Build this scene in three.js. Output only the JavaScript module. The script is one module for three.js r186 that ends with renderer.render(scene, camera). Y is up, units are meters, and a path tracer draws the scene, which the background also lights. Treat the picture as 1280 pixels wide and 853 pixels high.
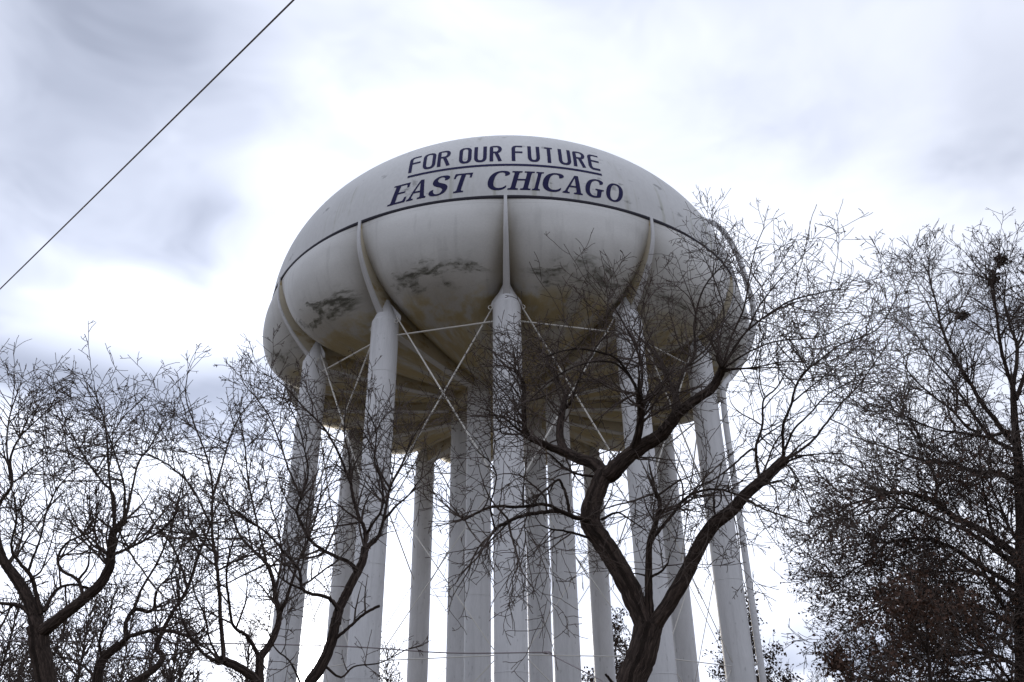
import * as THREE from 'three';
import { mergeGeometries } from 'three/addons/utils/BufferGeometryUtils.js';
import { TessellateModifier } from 'three/addons/modifiers/TessellateModifier.js';
import { FontLoader } from 'three/addons/loaders/FontLoader.js';

// ------------------------------------------------------------------ camera, sky, sun, exposure
const FOCAL = 1024.4, PITCH = THREE.MathUtils.degToRad(27.384), ROLL = THREE.MathUtils.degToRad(-0.864), YAW = THREE.MathUtils.degToRad(0.382);
const EYE = new THREE.Vector3(0, 1.6, 0);
const scene = new THREE.Scene();
const camera = new THREE.PerspectiveCamera(2 * Math.atan(426.5 / FOCAL) * 180 / Math.PI, 1280 / 853, 0.1, 4000);
camera.position.copy(EYE);
camera.rotation.order = 'YXZ';
camera.rotation.set(PITCH, -YAW, ROLL);

const SUN_AZ = -13.0, SUN_EL = 5.7;                    // degrees, azimuth from -z towards +x
const R = THREE.MathUtils.degToRad;
const sunDir = new THREE.Vector3(Math.sin(R(SUN_AZ)) * Math.cos(R(SUN_EL)), Math.sin(R(SUN_EL)), -Math.cos(R(SUN_AZ)) * Math.cos(R(SUN_EL)));

// value noise
function hash3(x, y, z) { let h = (x * 374761393 + y * 668265263 + z * 2147483647) | 0; h = Math.imul(h ^ (h >>> 13), 1274126177); h ^= h >>> 16; h = Math.imul(h, 2246822519); return ((h ^ (h >>> 13)) >>> 0) / 4294967296; }
function noise3(x, y, z) {
  const xi = Math.floor(x), yi = Math.floor(y), zi = Math.floor(z); let fx = x - xi, fy = y - yi, fz = z - zi;
  fx = fx * fx * (3 - 2 * fx); fy = fy * fy * (3 - 2 * fy); fz = fz * fz * (3 - 2 * fz);
  const l = (a, b, t) => a + (b - a) * t;
  return l(l(l(hash3(xi, yi, zi), hash3(xi + 1, yi, zi), fx), l(hash3(xi, yi + 1, zi), hash3(xi + 1, yi + 1, zi), fx), fy),
    l(l(hash3(xi, yi, zi + 1), hash3(xi + 1, yi, zi + 1), fx), l(hash3(xi, yi + 1, zi + 1), hash3(xi + 1, yi + 1, zi + 1), fx), fy), fz);
}
function fbm(x, y, z, o = 5, g = 0.5) { let s = 0, a = 1, n = 0; for (let i = 0; i < o; i++) { s += a * noise3(x, y, z); n += a; a *= g; x = x * 2.03 + 17.1; y = y * 2.03 + 5.7; z = z * 2.03 + 9.3; } return s / n; }
const smooth = (a, b, x) => { const t = Math.min(1, Math.max(0, (x - a) / (b - a))); return t * t * (3 - 2 * t); };
const mix = (a, b, t) => a + (b - a) * t;

// broken bright overcast: a veil of cloud, thinner round the low sun
const cloudBanks = [ // azimuth, elevation, half widths, depth of grey (cloud banks that the sky shows)
  [-27, 22.3, 13, 2.4, 1.25], [-16, 24.5, 6, 1.8, 0.8], [-23.5, 33.5, 5, 4.2, 0.62], [-37, 36, 8, 7, 0.65], [-33, 46, 12, 6, 0.72], [-44, 24, 8, 4, 0.5],
  [19, 6.6, 6, 2.4, 0.62], [29, 5.5, 7, 2.4, 0.7], [8, 52, 20, 9, 0.5], [24, 42, 10, 5, 0.3], [40, 38, 6, 6, 0.34], [33, 24, 7, 4, 0.5],
  [75, 22, 16, 4, 0.7], [-80, 26, 14, 5, 0.6], [120, 30, 18, 7, 0.6], [-130, 34, 20, 6, 0.6], [178, 24, 22, 5, 0.6], [95, 50, 16, 7, 0.4], [-110, 55, 18, 8, 0.45], [160, 60, 25, 9, 0.4],
];
function skyColour(dx, dy, dz, out) {
  const el = Math.asin(dy) * 180 / Math.PI, az = Math.atan2(dx, -dz) * 180 / Math.PI;
  const k = 1 / (dy + 0.22), px = dx * k, pz = dz * k;
  const wx = fbm(px * 1.6 + 3, pz * 1.6, 1.5, 4) - 0.5, wz = fbm(px * 1.6, pz * 1.6 + 8, 7.5, 4) - 0.5;
  const big = fbm(px * 1.5 + wx * 1.5 + 20, pz * 1.5 + wz * 1.5 + 4, 2.2, 6, 0.55);
  const fine = fbm(px * 5 + wx * 3, pz * 5 + wz * 3, 5.1, 5, 0.55);
  let grey = smooth(0.44, 0.64, big) * 0.36 + (fine - 0.5) * 0.40;
  for (const [a, e, wa, we, s] of cloudBanks) {
    let da = az - a; if (da > 180) da -= 360; if (da < -180) da += 360;
    if (Math.abs(da) > wa * 3.2) continue;
    const x = da / wa + wx * 1.7 + (fine - 0.5) * 0.9, y = (el - e) / we + wz * 1.7 + (fine - 0.5) * 1.1;
    grey += s * Math.exp(-(x * x + y * y)) * (0.78 + 0.5 * (big - 0.5) + 0.5 * (fine - 0.5));
  }
  grey = Math.max(0, grey);
  const g = Math.acos(Math.min(1, Math.max(-1, dx * sunDir.x + dy * sunDir.y + dz * sunDir.z))) * 180 / Math.PI;
  const veil = 0.97 + 0.75 * Math.exp(-(g / 40) * (g / 40)) + 1.1 * Math.exp(-(g / 9) * (g / 9)) + 14 * Math.exp(-(g / 1.5) * (g / 1.5));
  const t = Math.min(1, grey);
  const v = veil * mix(1, 0.46, t);
  out[0] = v * mix(0.95, 0.81, t); out[1] = v * mix(1.0, 0.90, t); out[2] = v * mix(1.14, 1.15, t);
  // warm low glow round the sun
  const warm = Math.exp(-(g / 6) * (g / 6)); out[1] *= 1 - 0.05 * warm; out[2] *= 1 - 0.16 * warm;
}
const SW = 2560, SH = 1280, skyData = new Float32Array(SW * SH * 4), col = [0, 0, 0];
for (let j = 0; j < SH; j++) {
  const th = ((j + 0.5) / SH - 0.5) * Math.PI, y = Math.sin(th), c = Math.cos(th);
  for (let i = 0; i < SW; i++) {
    const o = (j * SW + i) * 4;
    if (y < 0) { skyData[o] = 0.3; skyData[o + 1] = 0.31; skyData[o + 2] = 0.33; skyData[o + 3] = 1; continue; }
    const ph = ((i + 0.5) / SW - 0.5) * 2 * Math.PI;
    skyColour(c * Math.cos(ph), y, c * Math.sin(ph), col);
    skyData[o] = col[0]; skyData[o + 1] = col[1]; skyData[o + 2] = col[2]; skyData[o + 3] = 1;
  }
}
const skyTexture = new THREE.DataTexture(skyData, SW, SH, THREE.RGBAFormat, THREE.FloatType);
skyTexture.mapping = THREE.EquirectangularReflectionMapping;
skyTexture.magFilter = THREE.LinearFilter; skyTexture.needsUpdate = true;
scene.background = skyTexture; scene.environment = skyTexture;

const sun = new THREE.DirectionalLight(new THREE.Color(1, 0.88, 0.7), 1.2);
sun.position.copy(sunDir).multiplyScalar(300); sun.castShadow = true; sun.shadow.radius = 20;
sun.shadow.mapSize.set(2048, 2048);
Object.assign(sun.shadow.camera, { left: -80, right: 80, top: 80, bottom: -80, near: 1, far: 700 });
scene.add(sun, sun.target);
const renderer = new THREE.WebGLRenderer({ antialias: true });
renderer.toneMapping = THREE.LinearToneMapping; renderer.toneMappingExposure = 0.93;
renderer.shadowMap.enabled = true;

// ------------------------------------------------------------------ helpers
let seed = 12345;
const rnd = () => { seed = (Math.imul(seed, 1664525) + 1013904223) >>> 0; return seed / 4294967296; };
const rs = () => rnd() * 2 - 1;
const V3 = (x, y, z) => new THREE.Vector3(x, y, z);
const taken = {};
function numbered(n) { if (!(n in taken)) { taken[n] = 0; return n; } taken[n]++; return n + '_' + String(taken[n]).padStart(3, '0'); }
function tag(o, label, category, group, kind) { o.userData.label = label; o.userData.category = category; if (group) o.userData.group = group; if (kind) o.userData.kind = kind; return o; }
function mesh(name, g, m, parent) { const o = new THREE.Mesh(g, m); o.name = parent === scene ? numbered(name) : name; o.castShadow = o.receiveShadow = true; parent.add(o); return o; }
function group(name, x, y, z) { const o = new THREE.Group(); o.name = numbered(name); o.position.set(x, y, z); scene.add(o); return o; }
// direction through a point of the 1280 x 853 view; a place on it at a horizontal distance ahead of the eye
function ray(x, y) {
  const a = x - 640, b = 426.5 - y, cr = Math.cos(ROLL), sr = Math.sin(ROLL), u = (a * cr - b * sr) / FOCAL, v = (a * sr + b * cr) / FOCAL;
  const yy = v * Math.cos(PITCH) + Math.sin(PITCH), zz = Math.cos(PITCH) - v * Math.sin(PITCH);
  return V3(u * Math.cos(YAW) + zz * Math.sin(YAW), yy, -(-u * Math.sin(YAW) + zz * Math.cos(YAW)));
}
const at = (x, y, ahead) => { const r = ray(x, y); return r.multiplyScalar(ahead / -r.z).add(EYE); };
const metresPerPixel = (x, y, ahead) => ahead / -ray(x, y).z / FOCAL;

function canvasData(w, h, fn, srgb = true) {
  const d = new Uint8Array(w * h * 4), c = [0, 0, 0];
  for (let j = 0; j < h; j++) for (let i = 0; i < w; i++) { fn(i / w, j / h, c); const o = (j * w + i) * 4; d[o] = c[0] * 255; d[o + 1] = c[1] * 255; d[o + 2] = c[2] * 255; d[o + 3] = 255; }
  const t = new THREE.DataTexture(d, w, h); t.magFilter = THREE.LinearFilter; t.minFilter = THREE.LinearMipmapLinearFilter; t.generateMipmaps = true;
  t.wrapS = t.wrapT = THREE.RepeatWrapping; if (srgb) t.colorSpace = THREE.SRGBColorSpace; t.needsUpdate = true; return t;
}
const put = (c, r, g, b, k) => { const q = Math.min(1, Math.max(0, k)); c[0] = r * q; c[1] = g * q; c[2] = b * q; };

// a tube with its own frame, appended to a buffer
class Buffer {
  constructor() { this.p = []; this.n = []; this.u = []; this.i = []; this.nodes = []; }
  tube(pts, rad, sides, tip = true, rough = 0) {
    const N = pts.length; if (N < 2) return;
    const base = this.p.length / 3; let t = V3(0, 0, 0).subVectors(pts[1], pts[0]).normalize();
    let a = Math.abs(t.y) < 0.9 ? V3(0, 1, 0) : V3(1, 0, 0); a.cross(t).normalize(); let b = V3(0, 0, 0), tt = V3(0, 0, 0), len = 0;
    for (let k = 0; k < N; k++) {
      tt.subVectors(pts[Math.min(N - 1, k + 1)], pts[Math.max(0, k - 1)]).normalize();
      a.addScaledVector(tt, -a.dot(tt)).normalize(); b.crossVectors(tt, a);
      if (k) len += pts[k].distanceTo(pts[k - 1]);
      for (let s = 0; s < sides; s++) {
        const f = s / sides * Math.PI * 2, c = Math.cos(f), q = Math.sin(f);
        let r = rad[k]; if (rough) r *= 1 + rough * ((noise3(c * 3.4 + 9, q * 3.4 + 4, len * 1.7 + base * 0.01) - 0.5) * 1.7 + (noise3(c * 1.2 + 3, q * 1.2, len * 4.5 + base * 0.01) - 0.5) * 0.9);
        const nx = a.x * c + b.x * q, ny = a.y * c + b.y * q, nz = a.z * c + b.z * q;
        this.p.push(pts[k].x + nx * r, pts[k].y + ny * r, pts[k].z + nz * r); this.n.push(nx, ny, nz); this.u.push(s / sides * Math.max(0.2, rad[0] * 6), len);
      }
    }
    for (let k = 0; k < N - 1; k++) for (let s = 0; s < sides; s++) {
      const A = base + k * sides + s, B = base + k * sides + (s + 1) % sides, C = A + sides, D = B + sides; this.i.push(A, B, D, A, D, C);
    }
    if (tip) { const c = this.p.length / 3, e = pts[N - 1]; this.p.push(e.x, e.y, e.z); this.n.push(tt.x, tt.y, tt.z); this.u.push(0, len); for (let s = 0; s < sides; s++) this.i.push(base + (N - 1) * sides + s, base + (N - 1) * sides + (s + 1) % sides, c); }
  }
  geometry() {
    const g = new THREE.BufferGeometry(); g.setAttribute('position', new THREE.Float32BufferAttribute(this.p, 3)); g.setAttribute('normal', new THREE.Float32BufferAttribute(this.n, 3));
    g.setAttribute('uv', new THREE.Float32BufferAttribute(this.u, 2)); g.setIndex(this.i); return g;
  }
}
function rod(a, b, r, sides = 8) { const B = new Buffer(); B.tube([a, b], [r, r], sides, false); return B.geometry(); }

// ------------------------------------------------------------------ ground
{
  const tex = canvasData(1024, 1024, (u, v, c) => {
    const n = fbm(u * 18, v * 18, 3, 6, 0.6), m = fbm(u * 120, v * 120, 8, 3), dry = smooth(0.4, 0.62, n);
    put(c, mix(0.30, 0.38, dry), mix(0.26, 0.31, dry), mix(0.165, 0.19, dry), 0.72 + 0.5 * m - 0.1);
  });
  tex.repeat.set(60, 60);
  const g = new THREE.CircleGeometry(1500, 96); g.rotateX(-Math.PI / 2);
  const o = mesh('ground', g, new THREE.MeshStandardMaterial({ map: tex, roughness: 1 }), scene);
  tag(o, 'flat ground of dry winter grass and bare earth', 'ground', null, 'structure');
}

// ------------------------------------------------------------------ water tower
const TX = 0, TZ = -48, RT = 15.073, EQ = 26.76, COLR = 0.70, RING = 12.545, INNER = 3.45, CAPH = EQ - 4.85;
const polar = (a, r, h) => V3(r * Math.sin(a), h, r * Math.cos(a));
const tower = group('water_tower', TX, 0, TZ);
tag(tower, 'huge white water tower with domed tank on many round columns, lettered in navy blue', 'water tower');

// roof profile: half superellipse, by arc length from the equator
const ROOF_B = 10.5, ROOF_N = 2.12, roofR = [], roofH = [], roofArc = [];
for (let i = 0; i <= 400; i++) { const e = i / 400 * Math.PI / 2; roofR.push(RT * Math.cos(e) ** (2 / ROOF_N)); roofH.push(ROOF_B * Math.sin(e) ** (2 / ROOF_N)); roofArc.push(i ? roofArc[i - 1] + Math.hypot(roofR[i] - roofR[i - 1], roofH[i] - roofH[i - 1]) : 0); }
function roofAt(arc) { let i = 1; while (i < 400 && roofArc[i] < arc) i++; const t = (arc - roofArc[i - 1]) / (roofArc[i] - roofArc[i - 1]); return [mix(roofR[i - 1], roofR[i], t), EQ + mix(roofH[i - 1], roofH[i], t), roofR[i] - roofR[i - 1], roofH[i] - roofH[i - 1]]; }

const roofMap = canvasData(2048, 1024, (u, v, c) => {
  const a = u * Math.PI * 2, x = Math.cos(a) * 6, z = Math.sin(a) * 6;
  const patch = fbm(x * 0.9, v * 9, z * 0.9, 5), streak = fbm(x * 9, v * 3, z * 9, 4), fine = fbm(x * 30, v * 90, z * 30, 2);
  const spot = smooth(0.66, 0.8, fbm(x * 3.2 + 40, v * 34, z * 3.2, 5, 0.6));
  const run = smooth(0.58, 0.8, streak) * smooth(0.45, 0.6, patch);
  const k = 0.845 - 0.09 * (patch - 0.5) - 0.10 * run - 0.22 * spot + 0.05 * (fine - 0.5);
  put(c, 0.94, 0.94, mix(0.94, 0.9, run), k);
});
const roofMat = new THREE.MeshStandardMaterial({ map: roofMap, roughness: 0.55 });
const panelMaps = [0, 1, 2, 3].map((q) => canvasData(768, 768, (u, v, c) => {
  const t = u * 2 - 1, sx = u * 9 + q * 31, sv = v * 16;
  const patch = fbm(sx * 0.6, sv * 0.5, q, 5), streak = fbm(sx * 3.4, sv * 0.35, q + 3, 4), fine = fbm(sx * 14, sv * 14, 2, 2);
  // scuffed mildew smears on the belly of each panel, a faint weld line below the band, rusty grime and painted-in warm bounce light towards the middle
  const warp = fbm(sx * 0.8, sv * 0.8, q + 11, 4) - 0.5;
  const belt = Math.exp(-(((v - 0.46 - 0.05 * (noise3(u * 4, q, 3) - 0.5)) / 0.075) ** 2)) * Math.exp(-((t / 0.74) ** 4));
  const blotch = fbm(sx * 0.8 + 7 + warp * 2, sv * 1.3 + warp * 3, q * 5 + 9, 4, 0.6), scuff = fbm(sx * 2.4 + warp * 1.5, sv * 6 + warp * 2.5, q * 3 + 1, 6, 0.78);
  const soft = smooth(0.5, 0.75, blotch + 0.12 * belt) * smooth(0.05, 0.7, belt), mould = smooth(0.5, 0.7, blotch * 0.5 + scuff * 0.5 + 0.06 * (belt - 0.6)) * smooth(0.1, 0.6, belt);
  const rustBounce = smooth(0.36, 0.72, fbm(sx * 1.1 + 3, sv * 0.9 + 9, q + 20, 5, 0.62) + 0.1 * smooth(0.5, 0.75, v)) * smooth(0.5, 0.62, v);
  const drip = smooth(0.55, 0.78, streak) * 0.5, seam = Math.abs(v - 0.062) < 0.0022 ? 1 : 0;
  const k = 0.85 - 0.08 * (patch - 0.5) - 0.07 * drip + 0.04 * (fine - 0.5) - 0.10 * soft - 0.36 * mould - 0.06 * rustBounce - 0.05 * seam;
  put(c, mix(0.945, 0.93, rustBounce), mix(0.94, 0.855, rustBounce), mix(0.93, 0.66, Math.max(rustBounce, mould * 0.2)), k);
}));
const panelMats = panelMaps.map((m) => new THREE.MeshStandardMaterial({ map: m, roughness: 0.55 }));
const columnMap = canvasData(512, 1024, (u, v, c) => {
  const a = u * Math.PI * 2, x = Math.cos(a), z = Math.sin(a), patch = fbm(x * 1.6, v * 14, z * 1.6, 5), streak = fbm(x * 6, v * 4, z * 6 + 3, 4), fine = fbm(x * 24, v * 130, z * 24, 2);
  const spot = smooth(0.68, 0.8, fbm(x * 5, v * 70, z * 5 + 9, 4, 0.6));
  put(c, 0.93, 0.93, 0.94, 0.875 - 0.10 * (patch - 0.5) - 0.04 * smooth(0.5, 0.8, streak) + 0.05 * (fine - 0.5) - 0.10 * spot);
});
const columnMat = new THREE.MeshStandardMaterial({ map: columnMap, roughness: 0.5 });
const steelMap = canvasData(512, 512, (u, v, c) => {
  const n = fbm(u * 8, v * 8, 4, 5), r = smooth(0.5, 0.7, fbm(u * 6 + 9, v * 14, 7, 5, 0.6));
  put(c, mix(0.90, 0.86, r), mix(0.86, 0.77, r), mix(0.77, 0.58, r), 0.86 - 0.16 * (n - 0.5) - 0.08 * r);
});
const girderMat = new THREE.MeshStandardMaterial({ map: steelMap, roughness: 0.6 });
const rodMat = new THREE.MeshStandardMaterial({ color: new THREE.Color().setRGB(0.62, 0.6, 0.56), roughness: 0.6 });
const bandMat = new THREE.MeshStandardMaterial({ color: new THREE.Color().setRGB(0.018, 0.016, 0.03), roughness: 0.7 });
const navy = new THREE.MeshStandardMaterial({ color: new THREE.Color().setRGB(0.008, 0.007, 0.06), roughness: 0.9 });

// roof shell
{
  const pts = []; for (let i = 0; i <= 72; i++) { const [r, h] = roofAt(roofArc[400] * i / 72); pts.push(new THREE.Vector2(Math.max(0.001, r), h)); }
  const g = new THREE.LatheGeometry(pts, 240);
  var roof = mesh('roof_shell', g, roofMat, tower);
  roof.userData.label = 'smooth white domed roof bearing two lines of navy lettering';
  const hatch = mesh('roof_vent', new THREE.CylinderGeometry(0.7, 0.8, 0.9, 24), columnMat, tower); hatch.position.y = EQ + ROOF_B + 0.3;
}
// dark band at the equator
{
  const pts = [[RT - 0.08, EQ - 0.105], [RT + 0.04, EQ - 0.1], [RT + 0.04, EQ + 0.07], [RT + 0.02, EQ + 0.09], [RT - 0.08, EQ + 0.1]].map(([a, b]) => new THREE.Vector2(a, b));
  const o = mesh('equator_band', new THREE.LatheGeometry(pts, 240), bandMat, tower); o.userData.label = 'thin black band round the tank below the lettering';
}
// lower tank: twelve bellied panels between radial girders
const valley = new THREE.SplineCurve([[RT, 0], [14.8, -0.95], [14.2, -1.85], [13.2, -2.7], [11.8, -3.3], [9.6, -3.8], [6, -4.4], [2.2, -4.75]].map((a) => new THREE.Vector2(...a)));
const belly = new THREE.SplineCurve([[RT, 0], [15.34, -1.0], [15.28, -2.3], [14.65, -3.6], [13.3, -4.5], [11.2, -4.9], [7, -5.0], [2.2, -4.78]].map((a) => new THREE.Vector2(...a)));
for (let k = 0; k < 12; k++) {
  const NU = 28, NV = 48, p = [], uv = [], idx = [];
  for (let j = 0; j <= NV; j++) {
    const s = j / NV, a = valley.getPoint(s), b = belly.getPoint(s);
    for (let i = 0; i <= NU; i++) {
      const t = i / NU * 2 - 1, w = 1 - Math.abs(t) ** 2.7, az = R(15 + 30 * k + 15 * t), q = polar(az, mix(a.x, b.x, w), EQ + mix(a.y, b.y, w));
      p.push(q.x, q.y, q.z); uv.push(i / NU, s);
    }
  }
  for (let j = 0; j < NV; j++) for (let i = 0; i < NU; i++) { const A = j * (NU + 1) + i; idx.push(A, A + NU + 1, A + 1, A + 1, A + NU + 1, A + NU + 2); }
  const g = new THREE.BufferGeometry(); g.setAttribute('position', new THREE.Float32BufferAttribute(p, 3)); g.setAttribute('uv', new THREE.Float32BufferAttribute(uv, 2)); g.setIndex(idx); g.computeVertexNormals();
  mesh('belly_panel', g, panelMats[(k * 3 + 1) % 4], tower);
}
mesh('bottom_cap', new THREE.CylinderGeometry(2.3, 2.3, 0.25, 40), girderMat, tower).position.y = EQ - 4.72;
// radial girders: a web that tapers up the outside of the tank, with a flange along its edge
{
  const outer = new THREE.SplineCurve([[RT + 0.06, 0.1],  [15.13, -0.9], [14.92, -1.8], [14.4, -2.75], [13.62, -3.75], [12.9, -4.5]].map((a) => new THREE.Vector2(...a)));
  const inner = [[12.0, -5.1], [9, -5.2], [6, -5.25], [INNER + 0.3, -5.25]].map((a) => new THREE.Vector2(...a));
  const edge = [...outer.getPoints(26), ...inner], top = valley.getPoints(40).filter((q) => q.x > INNER + 0.3 && q.y < -0.2).reverse();
  const s = new THREE.Shape(); edge.forEach((q, i) => (i ? s.lineTo(q.x, q.y) : s.moveTo(q.x, q.y))); top.forEach((q) => s.lineTo(q.x - 0.06, q.y + 0.08)); s.closePath();
  const web = new THREE.ExtrudeGeometry(s, { depth: 0.14, bevelEnabled: false, curveSegments: 1 }); web.translate(0, EQ, -0.07); web.rotateY(-Math.PI / 2);
  const uvw = web.attributes.position; const U = []; for (let i = 0; i < uvw.count; i++) U.push(uvw.getZ(i) * 0.2, uvw.getY(i) * 0.2); web.setAttribute('uv', new THREE.Float32BufferAttribute(U, 2));
  // flange: a strip with thickness along the edge, wider towards the column
  const P = [], I = [], F = edge.length, n2 = new THREE.Vector2();
  const halfW = (i) => mix(0.075, 0.19, Math.min(1, i / 26));
  for (let i = 0; i < F; i++) {
    n2.subVectors(edge[Math.min(F - 1, i + 1)], edge[Math.max(0, i - 1)]).normalize(); const nx = -n2.y, ny = n2.x, sgn = 1;
    for (const [side, out] of [[-1, 0.03], [1, 0.03], [1, -0.04], [-1, -0.04]]) P.push(side * halfW(i), EQ + edge[i].y + -out * -ny * -sgn, edge[i].x - nx * out * sgn);
  }
  for (let i = 0; i < F - 1; i++) for (let q = 0; q < 4; q++) { const A = i * 4 + q, B = i * 4 + (q + 1) % 4; I.push(A, B, A + 4, B, B + 4, A + 4); }
  I.push(0, 1, 2, 0, 2, 3); const z = (F - 1) * 4; I.push(z, z + 2, z + 1, z, z + 3, z + 2);
  let fl = new THREE.BufferGeometry(); fl.setAttribute('position', new THREE.Float32BufferAttribute(P, 3)); fl.setIndex(I); fl = fl.toNonIndexed();
  { const u = []; for (let i = 0; i < fl.attributes.position.count; i++) u.push(fl.attributes.position.getX(i), fl.attributes.position.getY(i) * 0.2); fl.setAttribute('uv', new THREE.Float32BufferAttribute(u, 2)); }
  fl.computeVertexNormals();
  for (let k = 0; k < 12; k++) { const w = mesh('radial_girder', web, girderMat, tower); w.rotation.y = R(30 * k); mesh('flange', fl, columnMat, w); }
}
// inner ring girder
{
  const y = EQ - 5.0, pts = [[INNER - 0.12, y - 0.5], [INNER + 0.12, y - 0.5], [INNER + 0.12, y + 0.5], [INNER - 0.12, y + 0.5], [INNER - 0.12, y - 0.5]].map(([a, b]) => new THREE.Vector2(a, b));
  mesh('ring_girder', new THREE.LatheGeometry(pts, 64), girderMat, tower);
}
// columns with a conical head
{
  const shaft = new THREE.CylinderGeometry(COLR, COLR, CAPH, 48, 1, true); shaft.translate(0, CAPH / 2, 0);
  const head = new THREE.LatheGeometry([[COLR, 0], [COLR * 0.985, 0.05], [COLR * 0.93, 0.11], [0.4, 0.75], [0.14, 1.38], [0, 1.42]].map((a) => new THREE.Vector2(...a)), 40); head.translate(0, CAPH, 0);
  const foot = new THREE.CylinderGeometry(1.15, 1.15, 0.5, 8); foot.translate(0, 0.2, 0);
  const plate = new THREE.CylinderGeometry(0.95, 0.95, 0.06, 32); plate.translate(0, 0.48, 0);
  const footMat = new THREE.MeshStandardMaterial({ color: new THREE.Color().setRGB(0.33, 0.32, 0.3), roughness: 0.95 });
  const ring = new THREE.TorusGeometry(0.11, 0.022, 8, 20);
  const collar = new THREE.TorusGeometry(COLR + 0.002, 0.012, 6, 48); collar.rotateX(Math.PI / 2);
  const gus = new THREE.Shape(); gus.moveTo(0, 1.15); gus.lineTo(0.62, 0.32); gus.lineTo(0.64, 0.05); gus.lineTo(0.36, 0.0); gus.closePath();
  const gusset = new THREE.ExtrudeGeometry(gus, { depth: 0.05, bevelEnabled: false }); gusset.translate(0, 0, -0.025);
  const put1 = (a, r, outerRing) => {
    const p = polar(a, r, 0), c = mesh('column', shaft, columnMat, tower); c.position.copy(p); c.rotation.y = a + 0.6 * r;
    mesh('column_head', head, columnMat, c); mesh('footing', foot, footMat, c); mesh('base_plate', plate, footMat, c);
    for (const y of [4.9, 9.6, 14.3, 19.0]) mesh('weld_seam', collar, columnMat, c).position.y = y;
    if (!outerRing) return;
    c.rotation.y = a;
    for (const s of [-1, 1]) {
      const rg = mesh('painter_ring', ring, rodMat, c); rg.position.set(s * (COLR + 0.1), CAPH - 0.1, 0.1);
      const gs = mesh('gusset_plate', gusset, columnMat, c); gs.position.set(s * 0.16, CAPH + 0.08, -0.12); gs.rotation.y = s > 0 ? R(15) : Math.PI - R(15);
    }
  };
  for (let k = 0; k < 12; k++) put1(R(30 * k), RING, true);
  for (let k = 0; k < 4; k++) put1(R(-30 + 90 * k), INNER, false);
}
// tie rods: a horizontal ring at the heads and at mid height, crossed rods in each bay
{
  const mid = 13.1, low2 = 5.6, top = CAPH + 0.3;
  for (let k = 0; k < 12; k++) {
    const a = R(30 * k), b = R(30 * k + 30), A = polar(a, RING, 0), B = polar(b, RING, 0), d = V3(0, 0, 0).subVectors(B, A).normalize(), P = A.clone().addScaledVector(d, COLR * 0.9), Q = B.clone().addScaledVector(d, -COLR * 0.9);
    const up = (v, h) => V3(v.x, h, v.z), off = V3(P.x + Q.x, 0, P.z + Q.z).normalize().multiplyScalar(0.06), low = (v) => v.clone().addScaledVector(off, -1);
    mesh('tie_rod', rod(up(P, CAPH - 0.75), up(Q, CAPH - 0.75), 0.045), rodMat, tower);
    mesh('tie_rod', rod(up(P, low2), up(Q, low2), 0.022), rodMat, tower);
    for (const [h1, h0, r] of [[top, mid, 0.042], [mid - 0.2, low2 + 0.1, 0.022], [low2 - 0.1, 0.7, 0.022]]) {
      mesh('cross_rod', rod(up(P, h1).add(off), up(Q, h0).add(off), r), rodMat, tower);
      mesh('cross_rod', rod(low(up(Q, h1)), low(up(P, h0)), r), rodMat, tower);
    }
  }
}
// overflow pipe: over the shoulder of the tank and down beside a column
{
  const az = R(66), pts = [], pr = [[13.2, 5.3], [13.75, 5.2], [14.35, 4.75], [15.0, 3.5], [15.42, 1.9], [15.62, 0.2], [15.75, -1.6], [15.5, -3.2], [14.8, -4.7], [14.0, -5.6]];
  for (const [r, h] of pr) pts.push(polar(az, r, EQ + h));
  const c = polar(R(60), RING, 0), side = V3(Math.cos(R(15)), 0, Math.sin(R(15))).multiplyScalar(COLR + 0.29), x = c.clone().add(side);
  pts.push(V3(mix(pts[9].x, x.x, 0.8), EQ - 6.6, mix(pts[9].z, x.z, 0.8)), V3(x.x, EQ - 8, x.z), V3(x.x, 14, x.z), V3(x.x, 8, x.z), V3(x.x, 0, x.z));
  const pp = new THREE.CatmullRomCurve3(pts, false, 'centripetal').getPoints(160), B = new Buffer(); B.tube(pp, pp.map(() => 0.165), 16);
  const pipe = mesh('overflow_pipe', B.geometry(), columnMat, tower);
  for (let y = 2.6; y < 19; y += 3.1) mesh('pipe_bracket', rod(V3(c.x + side.x * 0.6, y, c.z + side.z * 0.6), V3(x.x, y, x.z), 0.06), rodMat, pipe);
}
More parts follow.
